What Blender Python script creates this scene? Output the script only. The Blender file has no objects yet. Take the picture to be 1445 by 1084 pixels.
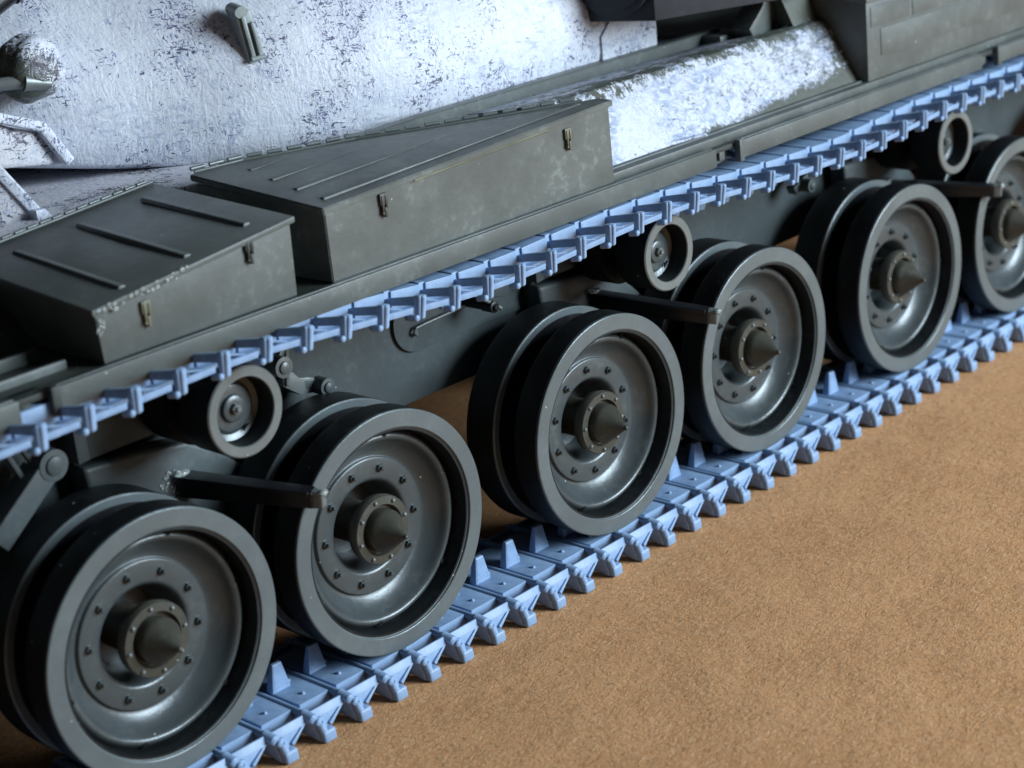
import bpy, bmesh, math, random
from mathutils import Vector, Matrix
random.seed(7)
# ------------------------------------------------------------------ camera, world, lamps, exposure
scene = bpy.context.scene
COL = scene.collection
PI = math.pi
cam_d = bpy.data.cameras.new("camera")
cam = bpy.data.objects.new("camera", cam_d)
COL.objects.link(cam)
scene.camera = cam
YAW, PITCH, ROLL = 0.78316001, 0.333955, -0.10238218
CAM = Vector((-7.77473398, -12.08739493, 6.81382072))
fw = Vector((math.sin(YAW)*math.cos(PITCH), math.cos(YAW)*math.cos(PITCH), -math.sin(PITCH)))
rt = Vector((math.cos(YAW), -math.sin(YAW), 0))
up = rt.cross(fw)
r2 = rt*math.cos(ROLL) + up*math.sin(ROLL)
u2 = -rt*math.sin(ROLL) + up*math.cos(ROLL)
cam.matrix_world = Matrix(((r2.x, u2.x, -fw.x, CAM.x), (r2.y, u2.y, -fw.y, CAM.y), (r2.z, u2.z, -fw.z, CAM.z), (0, 0, 0, 1)))
cam_d.sensor_width = 36.0
cam_d.lens = 36.0*2674.03/1445.0
cam_d.clip_start = 0.1
cam_d.clip_end = 500
cam_d.dof.use_dof = True
cam_d.dof.focus_distance = 18.4
cam_d.dof.aperture_fstop = 0.50

w = bpy.data.worlds.new("World")
scene.world = w
w.use_nodes = True
w.node_tree.nodes["Background"].inputs[0].default_value = (0.34, 0.37, 0.43, 1)
w.node_tree.nodes["Background"].inputs[1].default_value = 0.075

def area(name, loc, target, sx, sy, power, col):
    d = bpy.data.lights.new(name, 'AREA'); d.shape = 'RECTANGLE'
    d.size, d.size_y, d.energy, d.color = sx, sy, power, col
    o = bpy.data.objects.new(name, d); COL.objects.link(o)
    o.location = loc
    o.rotation_euler = (Vector(target)-Vector(loc)).to_track_quat('-Z', 'Y').to_euler()
    return o
WIN = Vector((0.47, -0.80, 0.33)).normalized()
area("window_light", Vector((6, 0, 0)) + WIN*48, (6, 0, 0.5), 22, 22, 43000, (0.77, 0.90, 1.0))

scene.view_settings.view_transform = 'Standard'
scene.view_settings.look = 'None'
scene.view_settings.exposure = 0.0
scene.view_settings.gamma = 1.0

# ------------------------------------------------------------------ pixel -> point (used only to measure where things stand)
GZ = -1.470          # table surface

# ------------------------------------------------------------------ materials
def new_mat(name):
    m = bpy.data.materials.new(name); m.use_nodes = True
    nt = m.node_tree; nt.nodes.clear()
    out = nt.nodes.new('ShaderNodeOutputMaterial')
    b = nt.nodes.new('ShaderNodeBsdfPrincipled')
    nt.links.new(b.outputs[0], out.inputs[0])
    return m, nt, b
class N:
    def __init__(s, nt): s.nt = nt; s.co = None
    def new(s, t, **kw):
        n = s.nt.nodes.new(t)
        for k, v in kw.items(): setattr(n, k, v)
        return n
    def put(s, sock, v):
        if hasattr(v, 'is_linked') or hasattr(v, 'links'): s.nt.links.new(v, sock)
        else: sock.default_value = v
    def coord(s, scale=(1, 1, 1), rot=(0, 0, 0), vary=True):
        tc = s.new('ShaderNodeTexCoord'); mp = s.new('ShaderNodeMapping')
        mp.inputs['Scale'].default_value = scale; mp.inputs['Rotation'].default_value = rot
        if vary:
            oi = s.new('ShaderNodeObjectInfo')
            mu = s.math('MULTIPLY', oi.outputs['Random'], 37.0)
            s.nt.links.new(mu, mp.inputs['Location'])
        s.nt.links.new(tc.outputs['Object'], mp.inputs['Vector'])
        return mp.outputs[0]
    def noise(s, co, scale, detail=3, rough=.5, dist=0.0):
        n = s.new('ShaderNodeTexNoise'); s.nt.links.new(co, n.inputs['Vector'])
        n.inputs['Scale'].default_value = scale; n.inputs['Detail'].default_value = detail
        n.inputs['Roughness'].default_value = rough; n.inputs['Distortion'].default_value = dist
        return n.outputs[0]
    def math(s, op, a, b=0.0, c=None, clamp=False):
        n = s.new('ShaderNodeMath', operation=op, use_clamp=clamp)
        s.put(n.inputs[0], a); s.put(n.inputs[1], b)
        if c is not None: s.put(n.inputs[2], c)
        return n.outputs[0]
    def ramp(s, v, lo, hi, a=0.0, b=1.0):
        n = s.new('ShaderNodeMapRange', interpolation_type='SMOOTHSTEP')
        s.put(n.inputs[0], v)
        n.inputs[1].default_value = lo; n.inputs[2].default_value = hi
        n.inputs[3].default_value = a; n.inputs[4].default_value = b
        return n.outputs[0]
    def mix(s, f, a, b):
        n = s.new('ShaderNodeMix', data_type='RGBA')
        s.put(n.inputs[0], f)
        for k, v in ((6, a), (7, b)):
            if isinstance(v, tuple): v = v + (1,) if len(v) == 3 else v
            s.put(n.inputs[k], v)
        return n.outputs[2]
    def bump(s, h, strength, dist, prev=None):
        n = s.new('ShaderNodeBump')
        n.inputs['Strength'].default_value = strength; n.inputs['Distance'].default_value = dist
        s.nt.links.new(h, n.inputs['Height'])
        if prev is not None: s.nt.links.new(prev, n.inputs['Normal'])
        return n.outputs[0]

def plastic(name, col, rough=.42, metal=0.0, spec=.5, speck=.25, dust=0.0, dustcol=(.22, .25, .24), vary=True, specks=.8):
    m, nt, b = new_mat(name); n = N(nt)
    co = n.coord(vary=vary)
    big = n.noise(co, 1.6, 4, .6); fine = n.noise(co, 70, 2, .7); mid = n.noise(co, 11, 3, .6)
    dark = tuple(c*(1-speck) for c in col); light = tuple(c*(1+speck) for c in col)
    c = n.mix(n.ramp(big, .3, .7), dark, light)
    c2 = n.mix(n.ramp(fine, .62, .8, 0, .35), c, tuple(min(1, x*1.9+.02) for x in col))
    if dust:
        d = n.math('MULTIPLY', n.ramp(mid, .48, .72), n.ramp(big, .45, .62))
        spk = n.ramp(n.noise(co, 38, 2, .6), .6, .72)
        d = n.math('ADD', n.math('MULTIPLY', d, .5), n.math('MULTIPLY', n.math('MULTIPLY', spk, d), .8))
        c2 = n.mix(n.math('MULTIPLY', d, dust, clamp=True), c2, dustcol)
    if specks:
        vo = n.new('ShaderNodeTexVoronoi'); nt.links.new(co, vo.inputs['Vector']); vo.inputs['Scale'].default_value = 7.0
        sz = n.math('MULTIPLY', n.noise(co, 4, 2), .16)
        hit = n.ramp(n.math('SUBTRACT', vo.outputs['Distance'], sz), -.005, -.035)
        sc = n.new('ShaderNodeSeparateColor'); nt.links.new(vo.outputs['Color'], sc.inputs[0])
        hit = n.math('MULTIPLY', hit, n.ramp(sc.outputs[0], .78, .80))
        c2 = n.mix(n.math('MULTIPLY', hit, specks), c2, (.50, .56, .55))
    nt.links.new(c2, b.inputs['Base Color'])
    rr = n.math('ADD', rough-.08, n.math('MULTIPLY', mid, .16))
    nt.links.new(rr, b.inputs['Roughness'])
    b.inputs['Metallic'].default_value = metal
    b.inputs['Specular Tint'].default_value = (.92, .97, 1, 1)
    b.inputs['Specular IOR Level'].default_value = spec
    bp_ = n.bump(n.noise(co, 85, 2, .6), .16, .006)
    bp_ = n.bump(mid, .12, .02, bp_)
    nt.links.new(bp_, b.inputs['Normal'])
    return m

M = {}
M['olive'] = plastic('olive_plastic', (.094, .106, .101), .40, 0, .45, .16, .55)
M['olive_dark'] = plastic('dark_olive_plastic', (.036, .042, .037), .5, 0, .4, .2, .2)
M['hull'] = plastic('hull_plastic', (.060, .076, .080), .46, 0, .40, .12, .25)
M['wheel'] = plastic('wheel_plastic', (.060, .073, .077), .31, .10, .65, .12, .35)
M['rim'] = plastic('rim_plastic', (.112, .136, .143), .31, .08, .6, .10, .15, (.3, .32, .3))
M['tyre'] = plastic('black_tyre_plastic', (.007, .009, .010), .52, 0, .32, .35, .7, (.045, .055, .06))
M['cap'] = plastic('brown_olive_plastic', (.050, .049, .038), .42, 0, .5, .15, .3)
M['black'] = plastic('black_plastic', (.006, .007, .009), .38, 0, .4, .2, 0)
M['drum'] = plastic('slate_plastic', (.022, .026, .034), .5, 0, .4, .2, .3, (.08, .09, .10))
M['silver'] = plastic('worn_silver_plastic', (.15, .17, .17), .34, .15, .6, .15, .3)
M['bracket'] = plastic('dusty_grey_plastic', (.27, .31, .31), .42, 0, .5, .4, 1.0, (.45, .5, .52))
M['gap'] = plastic('dark_void_plastic', (.004, .005, .007), .8, 0, .2, .2, 0)

# printed resin of the tracks
m, nt, b = new_mat('blue_resin'); n = N(nt)
co = n.coord(vary=False)
c = n.mix(n.ramp(n.noise(co, 9, 3, .6), .3, .7), (.215, .335, .525), (.275, .405, .61))
nt.links.new(c, b.inputs['Base Color'])
b.inputs['Roughness'].default_value = .44
b.inputs['Specular IOR Level'].default_value = .45
b.inputs['Subsurface Weight'].default_value = .04
b.inputs['Subsurface Radius'].default_value = (.03, .04, .06)
b.inputs['Subsurface Scale'].default_value = .6
wv = n.new('ShaderNodeTexWave', wave_type='BANDS', bands_direction='Z'); nt.links.new(co, wv.inputs['Vector'])
wv.inputs['Scale'].default_value = 18; wv.inputs['Distortion'].default_value = .4
bb = n.bump(wv.outputs[1], .10, .006); bb = n.bump(n.noise(co, 60, 2), .12, .006, bb)
nt.links.new(bb, b.inputs['Normal'])
M['resin'] = m

# cardboard
m, nt, b = new_mat('brown_cardboard'); n = N(nt)
co = n.coord(vary=False)
cf = n.coord((1.0, 2.6, 1), (0, 0, .5), vary=False); cg = n.coord((2.8, 1.0, 1), (0, 0, -.35), vary=False)
f1 = n.noise(cf, 11, 4, .72, 1.4); f2 = n.noise(cg, 13, 4, .7, 1.6); big = n.noise(co, .8, 4, .6); sp = n.noise(co, 48, 2, .6)
c = n.mix(n.ramp(big, .3, .7), (.68, .335, .145), (.79, .405, .185))
f3 = n.noise(co, 17, 3, .8, .8); f4 = n.noise(cf, 7, 3, .7, .8)
c = n.mix(n.ramp(f1, .46, .64, 0, .65), c, (.84, .52, .29))
c = n.mix(n.ramp(f2, .50, .68, 0, .42), c, (.30, .145, .06))
c = n.mix(n.ramp(f3, .54, .70, 0, .5), c, (.86, .57, .34))
c = n.mix(n.ramp(f3, .45, .33, 0, .4), c, (.27, .13, .055))
c = n.mix(n.ramp(f4, .5, .7, 0, .3), c, (.30, .145, .06))
c = n.mix(n.ramp(sp, .68, .78, 0, .9), c, (.80, .58, .38))
nt.links.new(c, b.inputs['Base Color'])
b.inputs['Roughness'].default_value = .85; b.inputs['Specular IOR Level'].default_value = .2
bb = n.bump(f3, .5, .03); bb = n.bump(f1, .5, .03, bb); rp = n.noise(n.coord((.6, 1.0, 1), (0, 0, -.6), vary=False), 1.0, 1, .4, .3)
bb = n.bump(big, .4, .15, bb); bb = n.bump(rp, .16, .04, bb)
nt.links.new(bb, b.inputs['Normal'])
M['card'] = m

def whitewash(name, bound=None, density=.5, under=(.075, .085, .125), tint=(.66, .70, .78), wash_k=.55, wlo=.50, rough=.50):
    """hand-brushed white paint over dark plastic; bound = function(nodes, xyz) giving 0..1 paint cover"""
    m, nt, b = new_mat(name); n = N(nt)
    co = n.coord(vary=False)
    st1 = n.coord((1.0, 1.0, 2.2), (0.3, .7, .5), vary=False)
    st2 = n.coord((2.2, 1.0, 1.0), (0.9, -.4, 1.1), vary=False)
    a = n.noise(st1, 8.5, 3, .6, 2.0); c_ = n.noise(st2, 11, 3, .6, 2.4); big = n.noise(co, 1.3, 3, .6)
    clus = n.ramp(big, .38, .64)
    th = n.math('ADD', a, n.math('MULTIPLY', clus, .22*density))
    chips = n.ramp(th, .68, .72)
    th2 = n.math('ADD', c_, n.math('MULTIPLY', clus, .23*density))
    chips2 = n.ramp(th2, .70, .74)
    wash = n.math('MULTIPLY', n.ramp(n.noise(st1, 5.0, 5, .7, 1.2), wlo, wlo+.12), n.ramp(n.noise(co, 2.1, 3, .6), .42, .62))
    wash2 = n.ramp(n.math('ADD', c_, n.math('MULTIPLY', clus, .10)), .60, .67, 0, .7)
    chip = n.math('MAXIMUM', chips, chips2)
    white = n.mix(n.ramp(n.noise(st2, 3.5, 4, .6, 1.0), .35, .65), tuple(x*.90 for x in tint), tint)
    white = n.mix(n.math('MULTIPLY', wash, wash_k), white, (.24, .31, .46))
    white = n.mix(wash2, white, (.36, .40, .60))
    pur = n.mix(n.ramp(n.noise(co, 5, 2), .4, .6), under, tuple((x+.03)*1.3 for x in (under[0], under[1]*.85, under[2]*1.3)))
    if bound:
        s = n.new('ShaderNodeSeparateXYZ'); tc = n.new('ShaderNodeTexCoord'); nt.links.new(tc.outputs['Object'], s.inputs[0])
        cov = bound(n, s.outputs, a, c_)
        hole = n.math('SUBTRACT', 1.0, cov)
        chip = n.math('MAXIMUM', chip, hole)
        pur = n.mix(n.ramp(hole, .3, .9), pur, (.07, .08, .066))
    c = n.mix(chip, white, pur)
    nt.links.new(c, b.inputs['Base Color'])
    r = n.math('ADD', rough, n.math('MULTIPLY', chip, .08)); nt.links.new(r, b.inputs['Roughness'])
    b.inputs['Specular IOR Level'].default_value = .45
    strokes = n.math('ADD', a, c_)
    bb = n.bump(n.math('ADD', n.noise(st1, 5, 3, .55, 1.5), n.noise(st2, 6, 3, .5, 1.5)), .22, .05); bb = n.bump(strokes, .16, .014, bb)
    h = n.math('SUBTRACT', 1.0, chip)
    bb = n.bump(h, .35, .012, bb)
    bb = n.bump(n.noise(co, 60, 2), .1, .006, bb)
    nt.links.new(bb, b.inputs['Normal'])
    return m
M['turret'] = whitewash('white_brushed_turret_paint', None, .55)
M['deckpaint'] = whitewash('white_brushed_deck_paint', None, .8, (.06, .06, .07), (.56, .56, .60))
def side_bound(n, xyz, a, c_):
    x, y, z = xyz[0], xyz[1], xyz[2]
    lo = n.noise(n.coord((1, 1, 1.4), (0, .6, 0), vary=False), 3.2, 5, .68, 1.2)
    wob = n.math('ADD', n.math('MULTIPLY', n.math('SUBTRACT', a, .5), 1.6), n.math('MULTIPLY', n.math('SUBTRACT', lo, .5), 2.6))
    wob2 = n.math('ADD', n.math('MULTIPLY', n.math('SUBTRACT', c_, .5), .7), n.math('MULTIPLY', n.math('SUBTRACT', lo, .5), .9))
    e = n.math('ADD', x, wob)
    k1 = n.ramp(n.math('ADD', e, n.math('MULTIPLY', z, -.9)), 8.30, 8.50, 1, 0)
    k2 = n.ramp(n.math('ADD', z, n.math('MULTIPLY', wob2, .65)), 3.08, 3.13, 1, 0)
    lowlim = n.math('ADD', n.math('ADD', z, n.math('MULTIPLY', n.math('SUBTRACT', x, 6.0), -.055)), n.math('MULTIPLY', wob2, .35))
    k3 = n.ramp(lowlim, 2.32, 2.36, 0, 1)
    # brushed thinner towards the rear: dark strokes show through
    thinr = n.math('ADD', n.math('MULTIPLY', n.math('SUBTRACT', x, 6.6), .045), n.math('ADD', n.math('MULTIPLY', lo, .45), n.math('MULTIPLY', a, .5)))
    k4 = n.ramp(thinr, .60, .68, 1, .42)
    return n.math('MULTIPLY', n.math('MULTIPLY', k1, k2), n.math('MULTIPLY', k3, k4))
M['side'] = whitewash('white_brushed_side_paint', side_bound, .35, (.06, .075, .085), (.60, .65, .74), .85, .44)
def lump_bound(n, xyz, a, c_):
    x, z = xyz[0], xyz[2]
    e = n.math('ADD', n.math('ADD', x, n.math('MULTIPLY', z, .35)), n.math('MULTIPLY', n.math('SUBTRACT', a, .5), 1.2))
    return n.ramp(e, .0, .06, 0, 1)
M['lump'] = whitewash('half_painted_lug', lump_bound, .9, (.05, .06, .055), (.66, .70, .80), rough=.22)

m, nt, b = new_mat('clear_glue')
b.inputs['Base Color'].default_value = (.75, .82, .80, 1); b.inputs['Roughness'].default_value = .12
b.inputs['Transmission Weight'].default_value = .75; b.inputs['IOR'].default_value = 1.45
M['glue'] = m
M['hazy'] = plastic('glue_haze', (.20, .23, .22), .3, 0, .6, .5, 1.0, (.5, .55, .55))
M['seam'] = plastic('yellowed_seam', (.16, .16, .10), .4, 0, .5, .4, .6)

# ------------------------------------------------------------------ mesh helpers
def link(name, mesh, mat, parent=None, loc=(0, 0, 0)):
    o = bpy.data.objects.new(name, mesh); COL.objects.link(o)
    if mat is not None and not mesh.materials: mesh.materials.append(mat)
    o.parent = parent; o.location = loc
    return o
def finish(bm, name, smooth=38):
    me = bpy.data.meshes.new(name)
    bmesh.ops.recalc_face_normals(bm, faces=bm.faces[:])
    bm.to_mesh(me); bm.free()
    if smooth:
        me.shade_smooth(); me.set_sharp_from_angle(angle=math.radians(smooth))
    return me
def add_hexa(bm, P, bev=.012, seg=2):
    """P = 8 points: bottom 4 (ccw), top 4"""
    t = bmesh.new()
    v = [t.verts.new(p) for p in P]
    for f in ((3, 2, 1, 0), (4, 5, 6, 7), (0, 1, 5, 4), (1, 2, 6, 5), (2, 3, 7, 6), (3, 0, 4, 7)):
        t.faces.new([v[i] for i in f])
    if bev: bmesh.ops.bevel(t, geom=t.edges[:], offset=bev, segments=seg, affect='EDGES', profile=.6)
    merge(bm, t)
def merge(bm, t):
    me = bpy.data.meshes.new('tmp'); t.to_mesh(me); t.free(); bm.from_mesh(me); bpy.data.meshes.remove(me)
def add_box(bm, x0, x1, y0, y1, z0, z1, bev=.012, seg=2):
    add_hexa(bm, [(x0, y0, z0), (x1, y0, z0), (x1, y1, z0), (x0, y1, z0), (x0, y0, z1), (x1, y0, z1), (x1, y1, z1), (x0, y1, z1)], bev, seg)
def add_prism(bm, pts, off, bev=.01, seg=2):
    """extrude polygon pts (3-D list) by vector off"""
    t = bmesh.new(); off = Vector(off)
    a = [t.verts.new(p) for p in pts]; b_ = [t.verts.new(Vector(p)+off) for p in pts]
    t.faces.new(a); t.faces.new(b_[::-1])
    k = len(pts)
    for i in range(k): t.faces.new((a[i], b_[i], b_[(i+1) % k], a[(i+1) % k]))
    bmesh.ops.recalc_face_normals(t, faces=t.faces[:])
    if bev: bmesh.ops.bevel(t, geom=t.edges[:], offset=bev, segments=seg, affect='EDGES', profile=.6)
    merge(bm, t)
def add_lathe(bm, prof, seg=96, c=(0, 0, 0), axis='Y', closed=False):
    """prof: list of (r, a): a along the axis"""
    rings = []
    for r, a in prof:
        if r < 1e-6:
            p = (0, a, 0); rings.append([bm.verts.new(place(p, c, axis))])
        else:
            rings.append([bm.verts.new(place((r*math.cos(2*PI*i/seg), a, r*math.sin(2*PI*i/seg)), c, axis)) for i in range(seg)])
    n_ = len(rings)
    for k in range(n_ if closed else n_-1):
        A, B = rings[k], rings[(k+1) % n_]
        if len(A) == 1 and len(B) == 1: continue
        for i in range(seg):
            j = (i+1) % seg
            if len(A) == 1: bm.faces.new((A[0], B[j], B[i]))
            elif len(B) == 1: bm.faces.new((A[i], A[j], B[0]))
            else: bm.faces.new((A[i], A[j], B[j], B[i]))
def place(p, c, axis):
    x, y, z = p
    if axis == 'Y': q = (x, y, z)
    elif axis == 'X': q = (y, x, z)
    else: q = (x, z, y)
    return (q[0]+c[0], q[1]+c[1], q[2]+c[2])
def add_rod(bm, a, b_, r, seg=16, r2=None, cap=True):
    a, b_ = Vector(a), Vector(b_); d = (b_-a).normalized()
    s = d.orthogonal().normalized(); t = d.cross(s); r2 = r if r2 is None else r2
    A = [bm.verts.new(a+(s*math.cos(2*PI*i/seg)+t*math.sin(2*PI*i/seg))*r) for i in range(seg)]
    B = [bm.verts.new(b_+(s*math.cos(2*PI*i/seg)+t*math.sin(2*PI*i/seg))*r2) for i in range(seg)]
    for i in range(seg): bm.faces.new((A[i], A[(i+1) % seg], B[(i+1) % seg], B[i]))
    if cap: bm.faces.new(A[::-1]); bm.faces.new(B)
def add_ball(bm, c, r, sx=1, sy=1, sz=1, u=20, v=12):
    mt = Matrix.Translation(c) @ Matrix.Diagonal((sx*r, sy*r, sz*r, 1))
    bmesh.ops.create_uvsphere(bm, u_segments=u, v_segments=v, radius=1, matrix=mt)
def one(name, mat, parent, fn, smooth=38, loc=(0, 0, 0)):
    bm = bmesh.new(); fn(bm); return link(name, finish(bm, name, smooth), mat, parent, loc)
def box(name, mat, parent, x0, x1, y0, y1, z0, z1, bev=.012):
    return one(name, mat, parent, lambda bm: add_box(bm, x0, x1, y0, y1, z0, z1, bev))
def lerp(a, b_, t): return a+(b_-a)*t
def copy_tree(o, parent):
    c = o.copy(); COL.objects.link(c); c.parent = parent
    for ch in list(o.children): copy_tree(ch, c)
    return c

# ------------------------------------------------------------------ setting: the cardboard the model stands on
bm = bmesh.new()
v = [bm.verts.new(p) for p in ((-60, -60, GZ), (90, -60, GZ), (90, 90, GZ), (-60, 90, GZ))]
bm.faces.new(v)
card = link('cardboard_surface', finish(bm, 'cardboard_surface', 0), M['card'])
card['kind'] = 'structure'; card['label'] = 'flat sheet of brown cardboard that the tank model stands on'

# ------------------------------------------------------------------ the tank
tank = bpy.data.objects.new('model_tank', None); COL.objects.link(tank)
tank.location = (6, 5.5, GZ)
tank['label'] = 'olive green model tank with white brushed turret and pale blue tracks on cardboard'
tank['category'] = 'model tank'
ROOT = bpy.data.objects  # parts are placed in world coordinates: shift by the root's own location
OFF = -Vector(tank.location)
def part(o): o.parent = tank; o.location = Vector(o.location)+OFF; return o
class T:                      # tiny wrapper: build in world coordinates, parent under the tank
    pass
def P(name, mat, fn, smooth=38): return part(one(name, mat, None, fn, smooth))
def PB(name, mat, *a, bev=.012): return part(box(name, mat, None, *a, bev=bev))
def SUB(name, mat, parent, fn, smooth=38):     # sub-part of a part whose origin is the world origin
    return one(name, mat, parent, fn, smooth)

# ---- road wheels -------------------------------------------------
R = 1.15
def ring(bm, prof, seg=112): add_lathe(bm, prof, seg, closed=True)
bm = bmesh.new()
add_lathe(bm, [(.938, .215), (.915, .185), (.895, .160), (.880, .152), (.865, .152), (.848, .162), (.832, .185), (.818, .215), (.795, .250),
               (.745, .300), (.700, .333), (.665, .350), (.655, .350), (.650, .345), (.650, .326), (.643, .318), (.635, .316), (.470, .316), (.452, .320),
               (.438, .331), (.420, .356), (.400, .400), (.375, .460), (.355, .530), (.345, .70), (.0, .70)], 128)
me_disc = finish(bm, 'wheel_disc', 50)
bm = bmesh.new()
ring(bm, [(.956, .045), (.960, .028), (.982, .022), (.987, .004), (.993, .0), (1.138, .0), (1.1475, .006), (1.1475, .05), (.958, .05)])
me_rim = finish(bm, 'rim_ring', 25)
bm = bmesh.new()
ring(bm, [(.955, .024), (1.140, .024), (1.15, .034), (1.15, .295), (1.138, .322), (1.10, .335), (.97, .335), (.94, .32), (.936, .22), (.944, .12), (.953, .04)], 128)
me_tyre = finish(bm, 'tyre', 30)
bm = bmesh.new()
ring(bm, [(.96, .61), (1.142, .61), (1.15, .62), (1.15, .955), (1.138, .985), (1.10, .995), (.96, .995)], 112)
me_tyre_in = finish(bm, 'tyre', 30)
bm = bmesh.new()
ring(bm, [(1.06, .606), (1.07, .594), (1.134, .594), (1.146, .602), (1.146, .63), (1.06, .63)], 112)
me_rim_in = finish(bm, 'rim_ring', 25)
bm = bmesh.new()
ring(bm, [(.36, .70), (.36, .62), (.90, .34), (.955, .30), (.962, .33), (.93, .36), (.80, .40), (.80, .56), (.93, .604), (1.08, .604), (1.08, .93), (.36, .93)], 96)
me_drum = finish(bm, 'inner_drum', 30)
bm = bmesh.new()
add_lathe(bm, [(.20, .70), (.20, .29), (.30, .275), (.315, .262), (.318, .215), (.328, .208), (.328, .160), (.318, .146), (.245, .142), (.240, .148), (.238, .20), (.20, .20)], 72)
me_hub = finish(bm, 'hub_flange', 40)
bm = bmesh.new()
add_lathe(bm, [(.203, .20), (.202, .10), (.196, .080), (.184, .060), (.028, -.142), (.024, -.152), (.024, -.168), (.016, -.178), (0, -.180)], 64)
me_cap = finish(bm, 'hub_cap', 45)
bm = bmesh.new()
add_lathe(bm, [(.040, .01), (.040, -.022), (.036, -.028), (.020, -.028), (.020, -.052), (.015, -.058), (0, -.058)], 6)
t = bmesh.new(); add_lathe(t, [(.020, -.02), (.020, -.054), (.014, -.060), (0, -.060)], 12); merge(bm, t)
me_bolt = finish(bm, 'bolt', 40)
bm = bmesh.new()
add_lathe(bm, [(.022, .01), (.022, -.006), (.016, -.018), (0, -.022)], 12)
me_hb = finish(bm, 'hub_bolt', 60)
bm = bmesh.new()
add_lathe(bm, [(.026, .012), (.026, -.004), (0, -.004)], 12)
me_hole = finish(bm, 'drain_hole', 40)

WX = [0.0, 2.5576, 5.6563, 8.2801, 11.2667, 13.9087]
def wheel_at(i, x, ph):
    rw = bpy.data.objects.new('road_wheel', me_disc); COL.objects.link(rw)
    if not me_disc.materials: me_disc.materials.append(M['wheel'])
    rw.parent = tank; rw.location = Vector((x, 0, 0))+OFF
    rw.rotation_euler = (0, ph, 0)
    for nm, me, mt in (('rim_ring', me_rim, 'rim'), ('tyre', me_tyre, 'tyre'), ('tyre', me_tyre_in, 'tyre'), ('rim_ring', me_rim_in, 'rim'),
                       ('inner_drum', me_drum, 'black'), ('hub_flange', me_hub, 'cap'), ('hub_cap', me_cap, 'cap')):
        link(nm, me, M[mt], rw)
    for k in range(10):
        a = 2*PI*k/10
        link('bolt', me_bolt, M['wheel'], rw, (.548*math.cos(a), .316, .548*math.sin(a)))
    for k in range(8):
        a = 2*PI*(k+.3)/8
        link('hub_bolt', me_hb, M['silver'], rw, (.285*math.cos(a), .144, .285*math.sin(a)))
    for k in range(6):
        a = 2*PI*(k+.37)/6
        link('drain_hole', me_hole, M['gap'], rw, (.893*math.cos(a), .156, .893*math.sin(a)))
    return rw
PH = [.18, .05, .31, .10, .42, .22]
for i, x in enumerate(WX): wheel_at(i, x, PH[i])
wheel_at(6, -3.09, .5)
wheel_at(7, 16.9, .1)

# ---- tracks ------------------------------------------------------
PITCH_T = .4375
def end_piece(bm, sgn, v0, w_foot, neck, wide=0.0):
    """pin barrel, pin head and stepped foot at one end of a link"""
    V = lambda d: v0 - sgn*d
    def H8(P8, bev):
        if sgn < 0: P8 = [P8[3], P8[2], P8[1], P8[0], P8[7], P8[6], P8[5], P8[4]]
        add_hexa(bm, P8, bev, 3)
    k = w_foot/.318
    t = bmesh.new()
    add_rod(t, (.012, V(-.05), -.034), (.030, V(.060), -.062*k), .050*k, 20, .048*k)
    add_ball(t, (.030, V(.060), -.062*k), .048*k, 1, .5, 1, 16, 10)
    add_rod(t, (.048, V(.03), -.085*k), (.058, V(.098), -.098*k), .036, 16, .034)
    add_ball(t, (.058, V(.098), -.098*k), .034, 1, .5, 1, 14, 8)
    add_rod(t, (.075, V(.085), -.115*k), (.100, V(.095), -.20*k), .034, 14, .040)
    merge(bm, t)
    H8([(.062, V(.085), -.305*k), (.168+wide, V(.085), -.305*k), (.168+wide, V(-.02), -.305*k), (.062, V(-.02), -.305*k),
        (.015+neck, V(.060), -.075*k), (.105+wide*.8, V(.060), -.085*k), (.105+wide*.8, V(-.02), -.08*k), (.015+neck, V(-.02), -.07*k)], .022)
    H8([(.080, V(.132), -.318*k), (.180+wide, V(.132), -.318*k), (.180+wide, V(.03), -.318*k), (.080, V(.03), -.318*k),
        (.068, V(.132), -.195*k), (.165+wide*1.1, V(.132), -.190*k), (.165+wide*1.1, V(.03), -.190*k), (.068, V(.03), -.195*k)], .030*k)
    return V
def lower_link():
    """local: x to the next link, y across, z up; the pad face the wheels roll on is z = 0"""
    bm = bmesh.new()
    add_box(bm, .075, .420, .045, .935, -.245, -.012, .010, 2)
    add_hexa(bm, [(.060, -.150, -.290), (.150, -.150, -.290), (.150, 1.13, -.290), (.060, 1.13, -.290),
                  (.000, -.130, -.040), (.085, -.130, -.040), (.085, 1.11, -.040), (.000, 1.11, -.040)], .016, 3)
    t = bmesh.new(); add_rod(t, (.012, -.12, -.030), (.012, 1.10, -.030), .032, 18); merge(bm, t)
    for sgn, v0 in ((1, -.12), (-1, 1.10)):
        V = end_piece(bm, sgn, v0, .318, 0, .045)
        add_prism(bm, [(.06, V(-.030), -.022), (.06, V(-.005), -.016), (.06, V(.032), -.092), (.06, V(.0), -.110)], (.37, 0, 0), .006, 2)
        add_prism(bm, [(.10, V(.004), -.085), (.425, V(.004), -.080), (.20, V(.030), -.220)], (0, sgn*.02, 0), .003, 1)
        add_prism(bm, [(.400, V(.020), -.080), (.432, V(.020), -.080), (.235, V(.052), -.215), (.215, V(.052), -.180)], (0, sgn*.055, 0), .006, 2)
    return bm
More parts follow.
